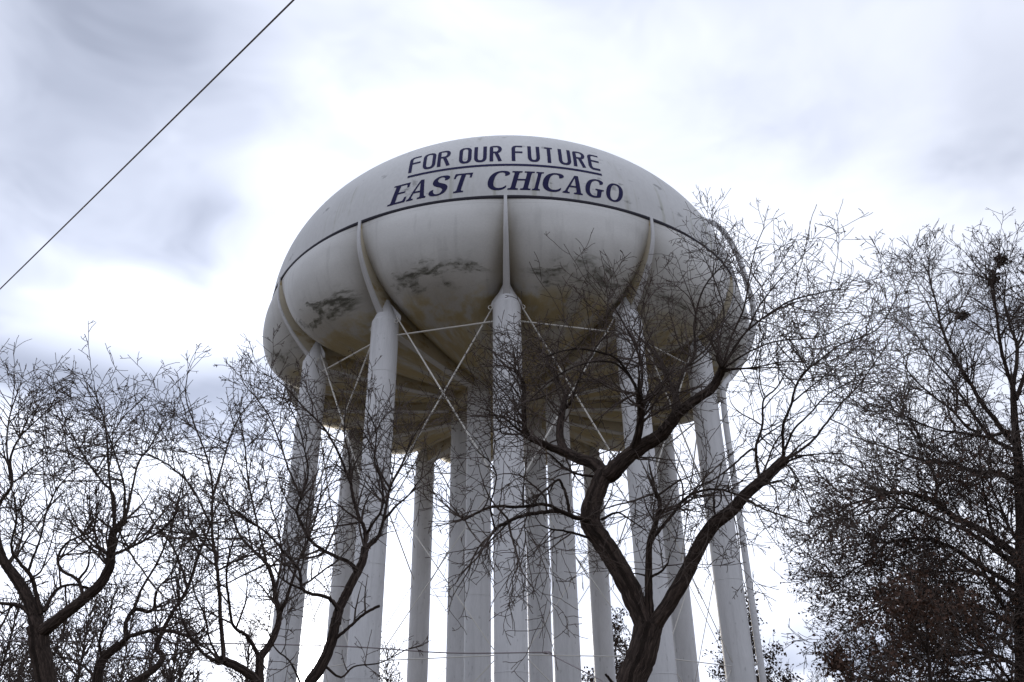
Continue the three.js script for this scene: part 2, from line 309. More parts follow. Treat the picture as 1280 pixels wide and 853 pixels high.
// lettering
{
  const onRoof = (az, arc, out = 0.012) => { const [r, h, dr, dh] = roofAt(arc), L = Math.hypot(dr, dh); return polar(az, r + out * dh / L, h - out * dr / L); };
  const wrap = (g, f) => { const p = g.attributes.position; for (let i = 0; i < p.count; i++) { const q = f(p.getX(i), p.getY(i)); p.setXYZ(i, q.x, q.y, q.z); } g.computeVertexNormals(); return g; };
  // upper line: even strokes, glyphs on a unit box
  const arcPts = (cx, cy, rx, ry, a0, a1, n = 7) => Array.from({ length: n + 1 }, (_, i) => { const a = R(mix(a0, a1, i / n)); return [cx + rx * Math.cos(a), cy + ry * Math.sin(a)]; });
  const glyph = {
    O: [[...arcPts(0.38, 0.78, 0.38, 0.22, 180, 90), ...arcPts(0.62, 0.78, 0.38, 0.22, 90, 0), ...arcPts(0.62, 0.22, 0.38, 0.22, 0, -90), ...arcPts(0.38, 0.22, 0.38, 0.22, -90, -180), [0, 0.78]]],
    U: [[[0, 1.05], ...arcPts(0.38, 0.22, 0.38, 0.22, 180, 270), ...arcPts(0.62, 0.22, 0.38, 0.22, 270, 360), [1, 1.05]]],
    F: [[[0, -0.05], ...arcPts(0.36, 0.8, 0.36, 0.2, 180, 90), [1.03, 1]], [[0, 0.53], [1.03, 0.53]]],
    E: [[[1.05, 1], ...arcPts(0.36, 0.8, 0.36, 0.2, 90, 180), ...arcPts(0.36, 0.2, 0.36, 0.2, 180, 270), [1.05, 0]], [[0, 0.53], [1.03, 0.53]]],
    T: [[[-0.03, 1], [1.03, 1]], [[0.52, 1], [0.52, -0.05]]],
    R: [[[0, -0.05], [0, 1], [0.55, 1], ...arcPts(0.62, 0.765, 0.38, 0.235, 90, -90), [0, 0.53]], [[0.52, 0.53], [1, -0.05]]],
  };
  const upper = 'F,-20.69,-17.8;O,-17.49,-14.66;R,-14.26,-11.46;O,-9.58,-6.95;U,-6.41,-3.77;R,-3.18,-0.62;F,1.39,3.98;U,4.73,7.27;T,8.01,10.36;U,11.25,13.93;R,14.44,17.13;E,17.78,20.62'.split(';').map((s) => s.split(','));
  const A0 = 2.66, A1 = 4.22, SWD = 0.19;
  function strokes(lines, w) {           // flat ribbons with mitred joints, finely cut
    const P = [], I = [];
    for (const line of lines) {
      const pts = []; for (let i = 0; i < line.length - 1; i++) { const [a, b] = line[i], [c, d] = line[i + 1], L = Math.hypot(c - a, d - b), n = Math.max(1, Math.ceil(L / 0.16)); if (L < 1e-5) continue; for (let k = 0; k < n; k++) pts.push([mix(a, c, k / n), mix(b, d, k / n)]); }
      pts.push(line[line.length - 1]); const b0 = P.length / 3, closed = Math.hypot(pts[0][0] - pts[pts.length - 1][0], pts[0][1] - pts[pts.length - 1][1]) < 1e-4;
      for (let i = 0; i < pts.length; i++) {
        const pr = i ? pts[i - 1] : closed ? pts[pts.length - 2] : pts[0], nx = i < pts.length - 1 ? pts[i + 1] : closed ? pts[1] : pts[i];
        let ax = pts[i][0] - pr[0], ay = pts[i][1] - pr[1], bx = nx[0] - pts[i][0], by = nx[1] - pts[i][1]; const la = Math.hypot(ax, ay) || 1, lb = Math.hypot(bx, by) || 1; ax /= la; ay /= la; bx /= lb; by /= lb;
        let tx = ax + bx, ty = ay + by; const l = Math.hypot(tx, ty) || 1; tx /= l; ty /= l;
        const cosH = Math.max(0.55, (la === 1 && !ax && !ay) || (!bx && !by) ? 1 : tx * (ax || bx) + ty * (ax || ay ? ay : by)), h = w / 2 / cosH;
        P.push(pts[i][0] - ty * h, pts[i][1] + tx * h, 0, pts[i][0] + ty * h, pts[i][1] - tx * h, 0);
        if (i) { const k = b0 + i * 2; I.push(k - 2, k - 1, k, k - 1, k + 1, k); }
      }
    }
    const g = new THREE.BufferGeometry(); g.setAttribute('position', new THREE.Float32BufferAttribute(P, 3)); g.setIndex(I); return g;
  }
  const rMid = roofAt((A0 + A1) / 2)[0];
  for (const [ch, l, r] of upper) {
    const half = SWD / 2 / rMid * 180 / Math.PI, x0 = R(+l + half) * rMid, x1 = R(+r - half) * rMid;
    const lines = glyph[ch].map((ln) => ln.map(([x, y]) => [mix(x0, x1, x), mix(A0, A1, y)]));
    // straight runs first, then the joints follow the curve of the roof
    const g = strokes(lines, SWD);
    mesh('letter', wrap(g, (x, y) => onRoof(x / roofAt(y)[0], y)), navy, roof);
  }
  { const n = 80, r = roofAt(2.25)[0]; const g = strokes([Array.from({ length: n + 1 }, (_, i) => [R(mix(-20.14, 19.98, i / n)) * r, 2.25])], 0.17); mesh('underline', wrap(g, (x, y) => onRoof(x / r, y)), navy, roof); }
  // lower line: slanted serif capitals
  const font = await new FontLoader().loadAsync('fonts/droid/droid_serif_bold.typeface.json');
  const lower = 'E,-23.84,-19.95;A,-19.7,-15.65;S,-15.2,-11.6;T,-10.9,-7.35;C,-3.85,0.0;H,0.35,4.75;I,5.05,6.55;C,6.75,10.6;A,11.0,15.05;G,15.3,19.2;O,19.7,23.4'.split(';').map((s) => s.split(','));
  const hg = new THREE.ShapeGeometry(font.generateShapes('H', 1)); hg.computeBoundingBox(); const capHeight = hg.boundingBox.max.y;
  const B0 = 0.43, B1 = 1.74, SHEAR = 0.225, tess = new TessellateModifier(0.22, 6), r0 = RT;
  for (const [ch, l, r] of lower) {
    let g = new THREE.ShapeGeometry(font.generateShapes(ch, 1), 8).toNonIndexed(); g.deleteAttribute('uv'); g.computeBoundingBox(); const b = g.boundingBox;
    const over = (y) => y / capHeight, x0 = R(+l) * r0, x1 = R(+r) * r0, p = g.attributes.position;
    for (let i = 0; i < p.count; i++) { const y = over(p.getY(i)) * (B1 - B0), x = mix(x0, x1, (p.getX(i) - b.min.x) / (b.max.x - b.min.x)); p.setXYZ(i, x + y * SHEAR, B0 + y, 0); }
    g = tess.modify(g);
    mesh('letter', wrap(g, (x, y) => onRoof(x / r0, y)), navy, roof);
  }
}
console.log('tower done');

// ------------------------------------------------------------------ trees
const barkMap = canvasData(256, 512, (u, v, c) => { const n = fbm(u * 14, v * 9, 3, 5, 0.6), f = fbm(u * 46, v * 16, 9, 3); put(c, 0.36, 0.31, 0.285, 0.5 + 0.7 * n * f * 1.6); });
const barkBump = canvasData(256, 512, (u, v, c) => { const n = fbm(u * 22, v * 8, 3, 5, 0.6); put(c, 1, 1, 1, smooth(0.3, 0.7, n)); }, false);
barkMap.repeat.set(2, 1.2); barkBump.repeat.set(2, 1.2);
const barkMat = new THREE.MeshPhysicalMaterial({ specularIntensity: 0.25, map: barkMap, bumpMap: barkBump, bumpScale: 0.02, roughness: 1 });
const twigMat = new THREE.MeshPhysicalMaterial({ specularIntensity: 0.25, color: new THREE.Color().setRGB(0.095, 0.075, 0.066), roughness: 1 });
const leafMats = [[0.07, 0.034, 0.02], [0.05, 0.03, 0.02]].map((c) => new THREE.MeshStandardMaterial({ color: new THREE.Color().setRGB(...c), roughness: 0.85, side: THREE.DoubleSide }));
let segments = 0;
const UPV = V3(0, 1, 0), tA = V3(0, 0, 0), tB = V3(0, 0, 0);
function turned(d, angle, roll) { // a direction leaving d at an angle
  tA.set(0.31, 0.87, 0.4); if (Math.abs(tA.dot(d)) > 0.92) tA.set(1, 0, 0);
  tA.cross(d).normalize(); tB.crossVectors(d, tA);
  return d.clone().multiplyScalar(Math.cos(angle)).addScaledVector(tA, Math.sin(angle) * Math.cos(roll)).addScaledVector(tB, Math.sin(angle) * Math.sin(roll)).normalize();
}
function grow(B, p, d, L, r, lvl, o) {
  const n = Math.max(4, Math.min(24, Math.round(L / o.step))), bend = V3(rs(), rs(), rs()).multiplyScalar(2.2 / n / 3), pts = [p.clone()], rad = [r], st = L / n; let dir = d.clone(), roll = rnd() * 6.28; const kids = [];
  for (let i = 1; i <= n; i++) {
    const t = i / n, z = o.zig * (i % 2 ? 1 : -1) * (lvl ? 1 : 0.35);
    dir.add(bend); dir.x += rs() * o.wiggle + z * Math.cos(roll); dir.y += rs() * o.wiggle + z * Math.sin(roll) * 0.5 + o.up * (lvl === 0 ? 1 : 0.6) - o.droop * t; dir.z += rs() * o.wiggle + z * Math.sin(roll); dir.normalize();
    p = p.clone().addScaledVector(dir, st); pts.push(p); rad.push(Math.max(o.rmin, r * (1 - 0.78 * t)));
    if (lvl < o.max && i < n && t > 0.1 && rnd() < o.prob[lvl]) kids.push([p, dir.clone(), t, rad[i]]);
    if (lvl >= 1) B.nodes.push(p);
  }
  segments += n; B.tube(pts, rad, lvl === 0 ? 5 : 3, false);
  let ph = rnd() * 6.28;
  for (const [q, dd, t, rr] of kids) {
    ph += 2.4 + rs() * 0.6;
    grow(B, q, turned(dd, R(mix(o.ang[0], o.ang[1], rnd())), ph), L * mix(o.ratio[0], o.ratio[1], rnd()) * (1 - 0.5 * t), Math.max(o.rmin, rr * 0.72), lvl + 1, o);
  }
}
const curveOf = (pts, n) => new THREE.CatmullRomCurve3(pts, false, 'centripetal').getPoints(n);
// a tree whose limbs are given by their course: [points, depth from/to, radii in view units, sprays, options]
function limbTree(name, label, group_, ahead, limbs, o, extra = {}) {
  const foot = at(limbs[0].pts[0][0], limbs[0].pts[0][1], ahead + (limbs[0].d ? limbs[0].d[0] : 0));
  const root = group(name, foot.x, 0, foot.z); tag(root, label, 'tree', group_);
  const crown = new Buffer(), local = V3(foot.x, 0, foot.z);
  limbs.forEach((l, k) => {
    const d = l.d || [0, 0], N = l.pts.length, wp = l.pts.map(([x, y], i) => at(x, y, ahead + mix(d[0], d[1], i / (N - 1))).sub(local));
    const m = metresPerPixel(l.pts[0][0], l.pts[0][1], ahead + d[0]);
    if (k === 0 && wp[0].y > -0.2) { const f = wp[0].clone(), g = wp[1]; wp.unshift(V3(f.x - (g.x - f.x) * 0.3, -0.25, f.z)); }
    const n = Math.max(8, (wp.length - 1) * 7), c = curveOf(wp, n), thin = k && l.r[0] < 5.5 ? 0.72 : 0.95, rad = c.map((_, i) => mix(l.r[0], l.r[1], (i / n) ** 0.7) * m * thin);
    if (k === 0) for (let i = 0; i <= n; i++) { const h = c[i].y; if (h < 0.6) rad[i] *= 1 + 0.5 * (1 - Math.max(0, h) / 0.6) ** 2; }
    for (let i = 1; i < n; i++) { const a = (l.r[0] > 5 ? 0.07 : 0.22) * rad[i]; c[i].x += rs() * a; c[i].y += rs() * a; c[i].z += rs() * a; }
    const B = new Buffer(); B.tube(c, rad, l.r[0] > 5 ? 20 : l.r[0] > 2.6 ? 9 : 6, true, l.r[0] > 5 ? 0.13 : 0.16);
    mesh(k === 0 ? 'trunk' : 'limb', B.geometry(), barkMat, root);
    // sprays of twigs along the limb
    const q = { ...o, ...(l.o || {}) }, S = l.s === undefined ? o.sprays : l.s, from = l.from === undefined ? 0.35 : l.from;
    for (let i = 0; i < S * (q.amount || 1); i++) {
      const t = i < q.ends ? 1 : mix(from, 1, rnd()), f = Math.min(n, Math.round(t * n)), p = c[f], tan = V3(0, 0, 0).subVectors(c[Math.min(n, f + 1)], c[Math.max(0, f - 1)]).normalize();
      const dir = turned(tan, R(t === 1 ? mix(5, 40, rnd()) : mix(30, 85, rnd())), rnd() * 6.28); dir.y += q.lift; if (q.lean) dir.addScaledVector(q.lean, 1); dir.normalize();
      const L = mix(q.len[0], q.len[1], rnd()) * (t === 1 ? 0.6 : 0.85) * (1 - 0.25 * t);
      grow(crown, p, dir, L, Math.max(q.rmin * 1.4, Math.min(rad[f] * 0.75, q.r0)), 0, q);
    }
  });
  mesh('crown', crown.geometry(), twigMat, root).userData.kind = 'stuff';
  if (extra.leaves) leaves(root, crown.nodes, extra.leaves);
  console.log(name, 'segments', segments); return root;
}
function leaves(root, nodes, { count, size, where, clump = 1, mat = 0 }) {
  const P = [], I = []; let made = 0, tries = 0;
  while (made < count && tries < count * 30) {
    tries++; const q = nodes[Math.floor(rnd() * nodes.length)]; if (where && !where(q)) continue;
    for (let c = 0; c < clump; c++) {
      made++; const s = size * mix(0.6, 1.3, rnd()), d = V3(rs(), rs() - 0.5, rs()).normalize(), u = turned(d, Math.PI / 2, rnd() * 6.28), w = V3(0, 0, 0).crossVectors(d, u), p = q.clone().addScaledVector(V3(rs(), rs(), rs()), size * 0.7 * Math.min(2, clump)), b = P.length / 3;
      const add = (x, y, z) => P.push(p.x + d.x * x + u.x * y + w.x * z, p.y + d.y * x + u.y * y + w.y * z, p.z + d.z * x + u.z * y + w.z * z);
      add(0, 0, 0); add(s * 0.5, s * 0.36, s * 0.16); add(s * 1.05, 0, 0.1 * s); add(s * 0.45, -s * 0.36, s * 0.18); I.push(b, b + 1, b + 2, b, b + 2, b + 3);
    }
  }
  const g = new THREE.BufferGeometry(); g.setAttribute('position', new THREE.Float32BufferAttribute(P, 3)); g.setIndex(I); g.computeVertexNormals();
  const o = mesh('dry_leaves', g, leafMats[mat], root); o.userData.kind = 'stuff'; o.userData.label = 'withered brown leaves still on the twigs';
}

// --- the crooked tree in front of the tower
const nearOpt = { step: 0.045, wiggle: 0.13, zig: 0.16, up: 0.012, droop: 0.0, rmin: 0.003, r0: 0.012, max: 3, prob: [0.42, 0.36, 0.24], ang: [32, 72], ratio: [0.38, 0.7], sprays: 5, ends: 2, len: [0.6, 1.6], lift: 0.04, amount: 1.05 };
const hang = { up: -0.02, droop: 0.045, lift: -0.1, len: [0.8, 1.7], prob: [0.36, 0.3, 0.15], wiggle: 0.2, zig: 0.2, amount: 0.65 };
limbTree('crooked_tree', 'crooked bare tree with thick black forked trunk before the white columns', null, 8, [
  { pts: [[766, 960], [780, 880], [790, 850], [803, 815], [812, 780]], r: [25, 19], s: 0 },
  { pts: [[811, 795], [791, 745], [771, 705], [752, 675], [739, 655], [739, 635], [749, 607], [758, 588]], d: [0, 0.25], r: [15, 13], s: 3, from: 0.5 },
  { pts: [[760, 596], [742, 580], [722, 573], [706, 564], [700, 545], [702, 520], [707, 495]], d: [0.25, 0.9], r: [10, 4.2], s: 12 },
  { pts: [[707, 500], [703, 485], [690, 465], [680, 440]], d: [0.9, 1.2], r: [3.5, 1.5], s: 12 },
  { pts: [[707, 510], [715, 500], [722, 478], [735, 450], [752, 425]], d: [0.85, 0.5], r: [3.2, 1.2], s: 11 },
  { pts: [[708, 567], [690, 560], [677, 554], [658, 544], [655, 520], [654, 480], [644, 462]], d: [0.35, -0.3], r: [6, 2.2], s: 15, from: 0.3 },
  { pts: [[660, 545], [645, 535], [628, 522], [610, 518]], d: [0.0, -0.5], r: [2.6, 1], s: 9 },
  { pts: [[757, 594], [766, 590], [785, 571], [808, 555], [826, 544], [838, 529]], d: [0.25, -0.2], r: [12.5, 8], s: 3 },
  { pts: [[788, 569], [797, 548], [801, 520], [799, 490]], d: [0.1, -0.5], r: [6.5, 4], s: 14, from: 0.5 },
  { pts: [[799, 492], [786, 468], [770, 448], [748, 440], [722, 436], [700, 440], [680, 447]], d: [-0.5, -1.2], r: [3, 1], s: 10, from: 0.2 },
  { pts: [[799, 494], [790, 475], [770, 455], [745, 452], [715, 460], [690, 475], [662, 500]], d: [-0.5, -1.3], r: [2.6, 0.9], s: 8, from: 0.2 },
  { pts: [[800, 495], [803, 465], [795, 435], [780, 405], [765, 380]], d: [-0.5, -0.2], r: [3, 1.2], s: 10, from: 0.3 },
  { pts: [[836, 532], [850, 515], [867, 502], [890, 486], [900, 468], [904, 459]], d: [-0.2, -0.6], r: [8, 5], s: 7, from: 0.5 },
  { pts: [[838, 530], [844, 512], [844, 490], [834, 473], [825, 450], [806, 428]], d: [-0.2, 0.5], r: [5.5, 2.2], s: 14 },
  { pts: [[844, 492], [853, 468], [868, 442], [868, 405], [880, 360], [905, 330]], d: [0.2, 0.8], r: [4, 1.2], s: 14, from: 0.25 },
  { pts: [[904, 460], [920, 432], [935, 413], [965, 390], [989, 376], [1014, 369], [1045, 362]], d: [-0.6, -0.9], r: [2.6, 1], s: 9, from: 0.3 },
  { pts: [[904, 461], [935, 441], [970, 427], [1026, 421], [1060, 405]], d: [-0.6, -0.3], r: [2.2, 0.9], s: 8, from: 0.3 },
  { pts: [[903, 460], [915, 420], [930, 385], [937, 345], [945, 310], [955, 285]], d: [-0.6, 0.2], r: [2.4, 0.9], s: 10, from: 0.3 },
  { pts: [[902, 462], [900, 425], [905, 390], [895, 355], [880, 320]], d: [-0.6, 0.4], r: [2.2, 0.9], s: 9, from: 0.3 },
  { pts: [[904, 462], [940, 460], [985, 452], [1020, 455]], d: [-0.6, -0.9], r: [2, 0.8], s: 7, from: 0.3 },
  { pts: [[935, 413], [948, 385], [975, 350], [1000, 325]], d: [-0.7, -0.4], r: [1.8, 0.8], s: 7, from: 0.3 },
  { pts: [[816, 785], [826, 770], [855, 724], [872, 687], [890, 659], [916, 637], [934, 617], [960, 594], [983, 573]], d: [0, -0.5], r: [11.5, 6.5], s: 5, from: 0.5 },
  { pts: [[980, 576], [979, 555], [979, 532], [989, 507], [995, 483], [1005, 467], [1028, 448], [1050, 432], [1080, 421], [1100, 409], [1120, 374]], d: [-0.5, -0.9], r: [3.2, 0.9], s: 17, from: 0.3 },
  { pts: [[983, 575], [1014, 553], [1031, 532], [1054, 502], [1073, 483], [1094, 453], [1110, 430]], d: [-0.5, 0], r: [2.7, 0.9], s: 11, from: 0.35 },
  { pts: [[981, 562], [993, 537], [1014, 516], [1035, 493], [1062, 478]], d: [-0.5, -1], r: [2.3, 0.9], s: 9, from: 0.4 },
  { pts: [[984, 577], [1005, 570], [1021, 568], [1054, 568], [1075, 577]], d: [-0.5, -0.9], r: [2, 0.8], s: 4, o: hang },
  { pts: [[950, 600], [948, 590], [945, 560], [953, 532], [955, 500], [970, 486], [984, 462]], d: [-0.4, -0.1], r: [3.6, 1.1], s: 11, from: 0.35 },
  { pts: [[946, 566], [940, 562], [915, 583], [895, 598], [876, 607], [850, 620]], d: [-0.35, -0.8], r: [2.4, 0.9], s: 6 },
  { pts: [[940, 610], [960, 605], [972, 602], [980, 600]], d: [-0.4, -0.7], r: [3, 1.4], s: 9, from: 0.1, o: { ...hang, len: [0.7, 1.2], lean: V3(0.4, 0, 0) } },
  { pts: [[980, 578], [992, 590], [1005, 615], [1015, 640]], d: [-0.5, -0.7], r: [1.8, 0.8], s: 11, from: 0.1, o: { ...hang, len: [0.6, 1.1], lean: V3(0.3, 0, 0) } },
  { pts: [[814, 784], [811, 747], [811, 709], [813, 675], [820, 655], [825, 629], [819, 612]], d: [0, -0.3], r: [7, 2], s: 11, from: 0.55 },
  { pts: [[813, 678], [825, 662], [841, 643], [853, 627], [870, 616], [900, 612], [919, 618]], d: [-0.2, -0.6], r: [3.6, 1.8], s: 12 },
  { pts: [[900, 612], [902, 622], [896, 634], [884, 633]], d: [-0.5, -0.6], r: [2, 0.9], s: 3 },
  { pts: [[812, 722], [826, 715], [834, 706], [836, 700]], d: [-0.1, -0.4], r: [2.6, 1], s: 4 },
  { pts: [[811, 722], [800, 718], [786, 717], [770, 714]], d: [-0.1, 0.3], r: [2, 0.8], s: 4, o: hang },
  { pts: [[742, 652], [722, 648], [701, 640], [677, 641], [654, 645], [630, 655], [618, 662]], d: [0.1, -0.5], r: [5, 2.4], s: 10, from: 0.4, o: hang },
  { pts: [[703, 640], [682, 631], [654, 634], [616, 634], [593, 643], [580, 650], [577, 645]], d: [-0.1, -0.8], r: [3.4, 1.6], s: 13, from: 0.3, o: { up: 0.0, lift: 0.05, len: [0.45, 0.9] } },
  { pts: [[712, 642], [708, 620], [701, 603], [698, 600], [686, 609], [672, 622], [664, 634]], d: [0, -0.4], r: [3.2, 1.6], s: 9, from: 0.5, o: { len: [0.4, 0.8], lift: 0 } },
  { pts: [[748, 597], [735, 595], [722, 593], [705, 584], [689, 569]], d: [0.25, -0.1], r: [2.8, 1.6], s: 5, o: { len: [0.4, 0.8] } },
  { pts: [[735, 672], [722, 668], [705, 664], [690, 662], [677, 657]], d: [0.1, -0.2], r: [2.8, 1.2], s: 8, o: hang },
  { pts: [[618, 660], [615, 645], [613, 632], [618, 612], [620, 592], [610, 575], [603, 570]], d: [-0.5, -0.7], r: [2, 1.1], s: 7, o: { len: [0.35, 0.7] } },
  { pts: [[660, 640], [656, 655], [657, 672], [654, 690]], d: [-0.4, -0.6], r: [1.8, 0.8], s: 8, from: 0.2, o: hang },
  { pts: [[752, 650], [771, 641], [785, 648], [805, 662]], d: [0.15, -0.3], r: [2.6, 0.9], s: 6, o: { len: [0.4, 0.8] } },
  { pts: [[785, 870], [768, 856], [757, 843]], d: [0, -0.1], r: [5, 2], s: 0 },
], nearOpt);

// --- four bare trees left of the tower
const leftOpt = { step: 0.075, wiggle: 0.13, zig: 0.13, up: 0.02, droop: 0, rmin: 0.0048, r0: 0.02, max: 3, prob: [0.44, 0.4, 0.26], ang: [30, 68], ratio: [0.38, 0.68], sprays: 8, ends: 3, len: [0.9, 2.2], lift: 0.05, amount: 1.0 };
limbTree('forked_tree', 'bare tree with stout black trunk forking low into two heavy limbs', 'bare trees beside the water tower', 13, [
  { pts: [[62, 940], [58, 860], [50, 815], [47, 784]], r: [12, 13], s: 0 },
  { pts: [[47, 790], [41, 767], [30, 740], [16, 718], [5, 703], [-3, 680], [-8, 640], [-6, 600]], d: [0, 0.5], r: [9, 4], s: 10 },
  { pts: [[-6, 640], [4, 622], [14, 608], [13, 571], [26, 545], [42, 529]], d: [0.4, 0.2], r: [4, 1.2], s: 15 },
  { pts: [[13, 600], [8, 560], [12, 520], [22, 490]], d: [0.3, 0.8], r: [2.4, 1], s: 13 },
  { pts: [[50, 790], [62, 783], [82, 767], [106, 748], [126, 729], [137, 707], [139, 688], [142, 666], [156, 650]], d: [0, -0.6], r: [9.5, 4.5], s: 10, from: 0.6 },
  { pts: [[140, 694], [146, 692], [164, 684], [191, 670], [208, 657], [222, 640]], d: [-0.5, -1.2], r: [3.4, 1.4], s: 14 },
  { pts: [[142, 662], [141, 618], [127, 602], [108, 576], [94, 552], [84, 535]], d: [-0.6, -0.2], r: [3, 1], s: 15 },
  { pts: [[143, 660], [140, 625], [136, 592], [134, 557], [129, 522], [120, 496]], d: [-0.6, -0.8], r: [3, 1], s: 16 },
  { pts: [[155, 651], [155, 609], [146, 576], [136, 545]], d: [-0.6, -1.2], r: [2.6, 1], s: 12 },
  { pts: [[156, 650], [165, 610], [174, 576], [188, 557], [202, 530]], d: [-0.6, -0.3], r: [2.6, 1], s: 14 },
  { pts: [[104, 750], [97, 726], [77, 713], [72, 699], [82, 680], [104, 669], [116, 663], [120, 640]], d: [-0.3, 0.3], r: [3.4, 1.6], s: 12 },
  { pts: [[96, 727], [109, 710], [113, 688], [126, 677]], d: [-0.2, 0.2], r: [2.6, 1.1], s: 9 },
  { pts: [[54, 765], [71, 737], [90, 731], [110, 735]], d: [0, 0.6], r: [4, 1.6], s: 8 },
  { pts: [[51, 768], [38, 721], [25, 705], [14, 686], [20, 650], [17, 620]], d: [0, -0.7], r: [4.4, 1.2], s: 13 },
  { pts: [[35, 716], [40, 700], [49, 677], [58, 640], [72, 610], [90, 590]], d: [-0.3, -0.6], r: [2.6, 1], s: 15 },
  { pts: [[38, 724], [50, 715], [60, 690], [66, 670]], d: [-0.2, 0.5], r: [2.2, 1], s: 8 },
  { pts: [[40, 770], [22, 757], [0, 754], [-25, 745]], d: [0, 0.4], r: [5, 2], s: 10, o: { lift: 0.1 } },
], leftOpt);
limbTree('leaning_tree', 'bare leaning tree with arching limbs beside the forked tree', 'bare trees beside the water tower', 16, [
  { pts: [[132, 920], [121, 870], [121, 848], [128, 825], [150, 806]], r: [7, 6], s: 0 },
  { pts: [[148, 808], [160, 797], [175, 792], [202, 788], [232, 795], [252, 806]], d: [0, -0.8], r: [5, 2], s: 8, o: { lift: 0 } },
  { pts: [[152, 806], [157, 797], [158, 776], [169, 762], [186, 765], [194, 760]], d: [0, 0.4], r: [5, 3], s: 4 },
  { pts: [[166, 765], [175, 740], [197, 702], [210, 670], [222, 630], [228, 600]], d: [0.2, 0.8], r: [3, 1], s: 17 },
  { pts: [[192, 762], [197, 737], [213, 718], [225, 690]], d: [0.4, -0.2], r: [2.5, 1], s: 10 },
  { pts: [[126, 880], [150, 862], [170, 852], [197, 833], [203, 822], [196, 811], [202, 792], [216, 765], [232, 740], [249, 691], [257, 672], [268, 640]], d: [0, 0.9], r: [6, 1.4], s: 16, from: 0.45 },
  { pts: [[234, 737], [225, 705], [213, 680], [190, 650], [175, 620]], d: [0.4, 1.0], r: [2.4, 1], s: 14 },
  { pts: [[128, 826], [124, 800], [136, 770], [142, 745]], d: [0, -0.5], r: [2.4, 1], s: 9 },
  { pts: [[122, 850], [100, 830], [80, 822], [60, 824]], d: [0, 0.6], r: [2.6, 1], s: 8 },
], { ...leftOpt, rmin: 0.0054 });
limbTree('spreading_tree', 'bare spreading tree with a low horizontal limb and upright shoots', 'bare trees beside the water tower', 14, [
  { pts: [[330, 940], [327, 880], [324, 850], [325, 817]], r: [7, 5.5], s: 0 },
  { pts: [[325, 862], [318, 849], [300, 836], [281, 827], [272, 825]], d: [0, -0.4], r: [6, 5], s: 4 },
  { pts: [[280, 828], [276, 784], [274, 743], [270, 702], [265, 666], [265, 639], [265, 604], [258, 571], [244, 534], [232, 496], [234, 468]], d: [-0.4, 0], r: [4.4, 0.9], s: 26, from: 0.25 },
  { pts: [[265, 660], [255, 640], [240, 610], [215, 585], [190, 570]], d: [-0.2, -0.8], r: [2.2, 1], s: 14 },
  { pts: [[266, 620], [275, 590], [285, 555], [300, 520], [316, 500]], d: [-0.2, 0.4], r: [2.2, 0.9], s: 14 },
  { pts: [[275, 829], [256, 819], [240, 800], [228, 775], [222, 745]], d: [-0.4, -1], r: [3.4, 1.2], s: 10 },
  { pts: [[276, 829], [262, 800], [256, 770], [244, 745], [238, 715]], d: [-0.4, 0.4], r: [2.4, 1], s: 10 },
  { pts: [[325, 822], [336, 808], [345, 789], [349, 767], [344, 748], [341, 726], [333, 705], [316, 688], [300, 670], [288, 640]], d: [0, 0.5], r: [5.6, 1.4], s: 18 },
  { pts: [[349, 768], [357, 751], [366, 724], [374, 699], [385, 675], [396, 642], [402, 610]], d: [0.2, -0.4], r: [4, 1.2], s: 12 },
  { pts: [[322, 818], [308, 795], [292, 784], [286, 751], [283, 715], [290, 680]], d: [0, -0.7], r: [4, 1.2], s: 12 },
  { pts: [[333, 706], [325, 670], [318, 640], [310, 600], [306, 560], [300, 525]], d: [0.3, -0.4], r: [2.4, 1], s: 16 },
  { pts: [[345, 735], [352, 700], [348, 665], [338, 630], [330, 590]], d: [0.3, 1], r: [2.4, 1], s: 14 },
], leftOpt);
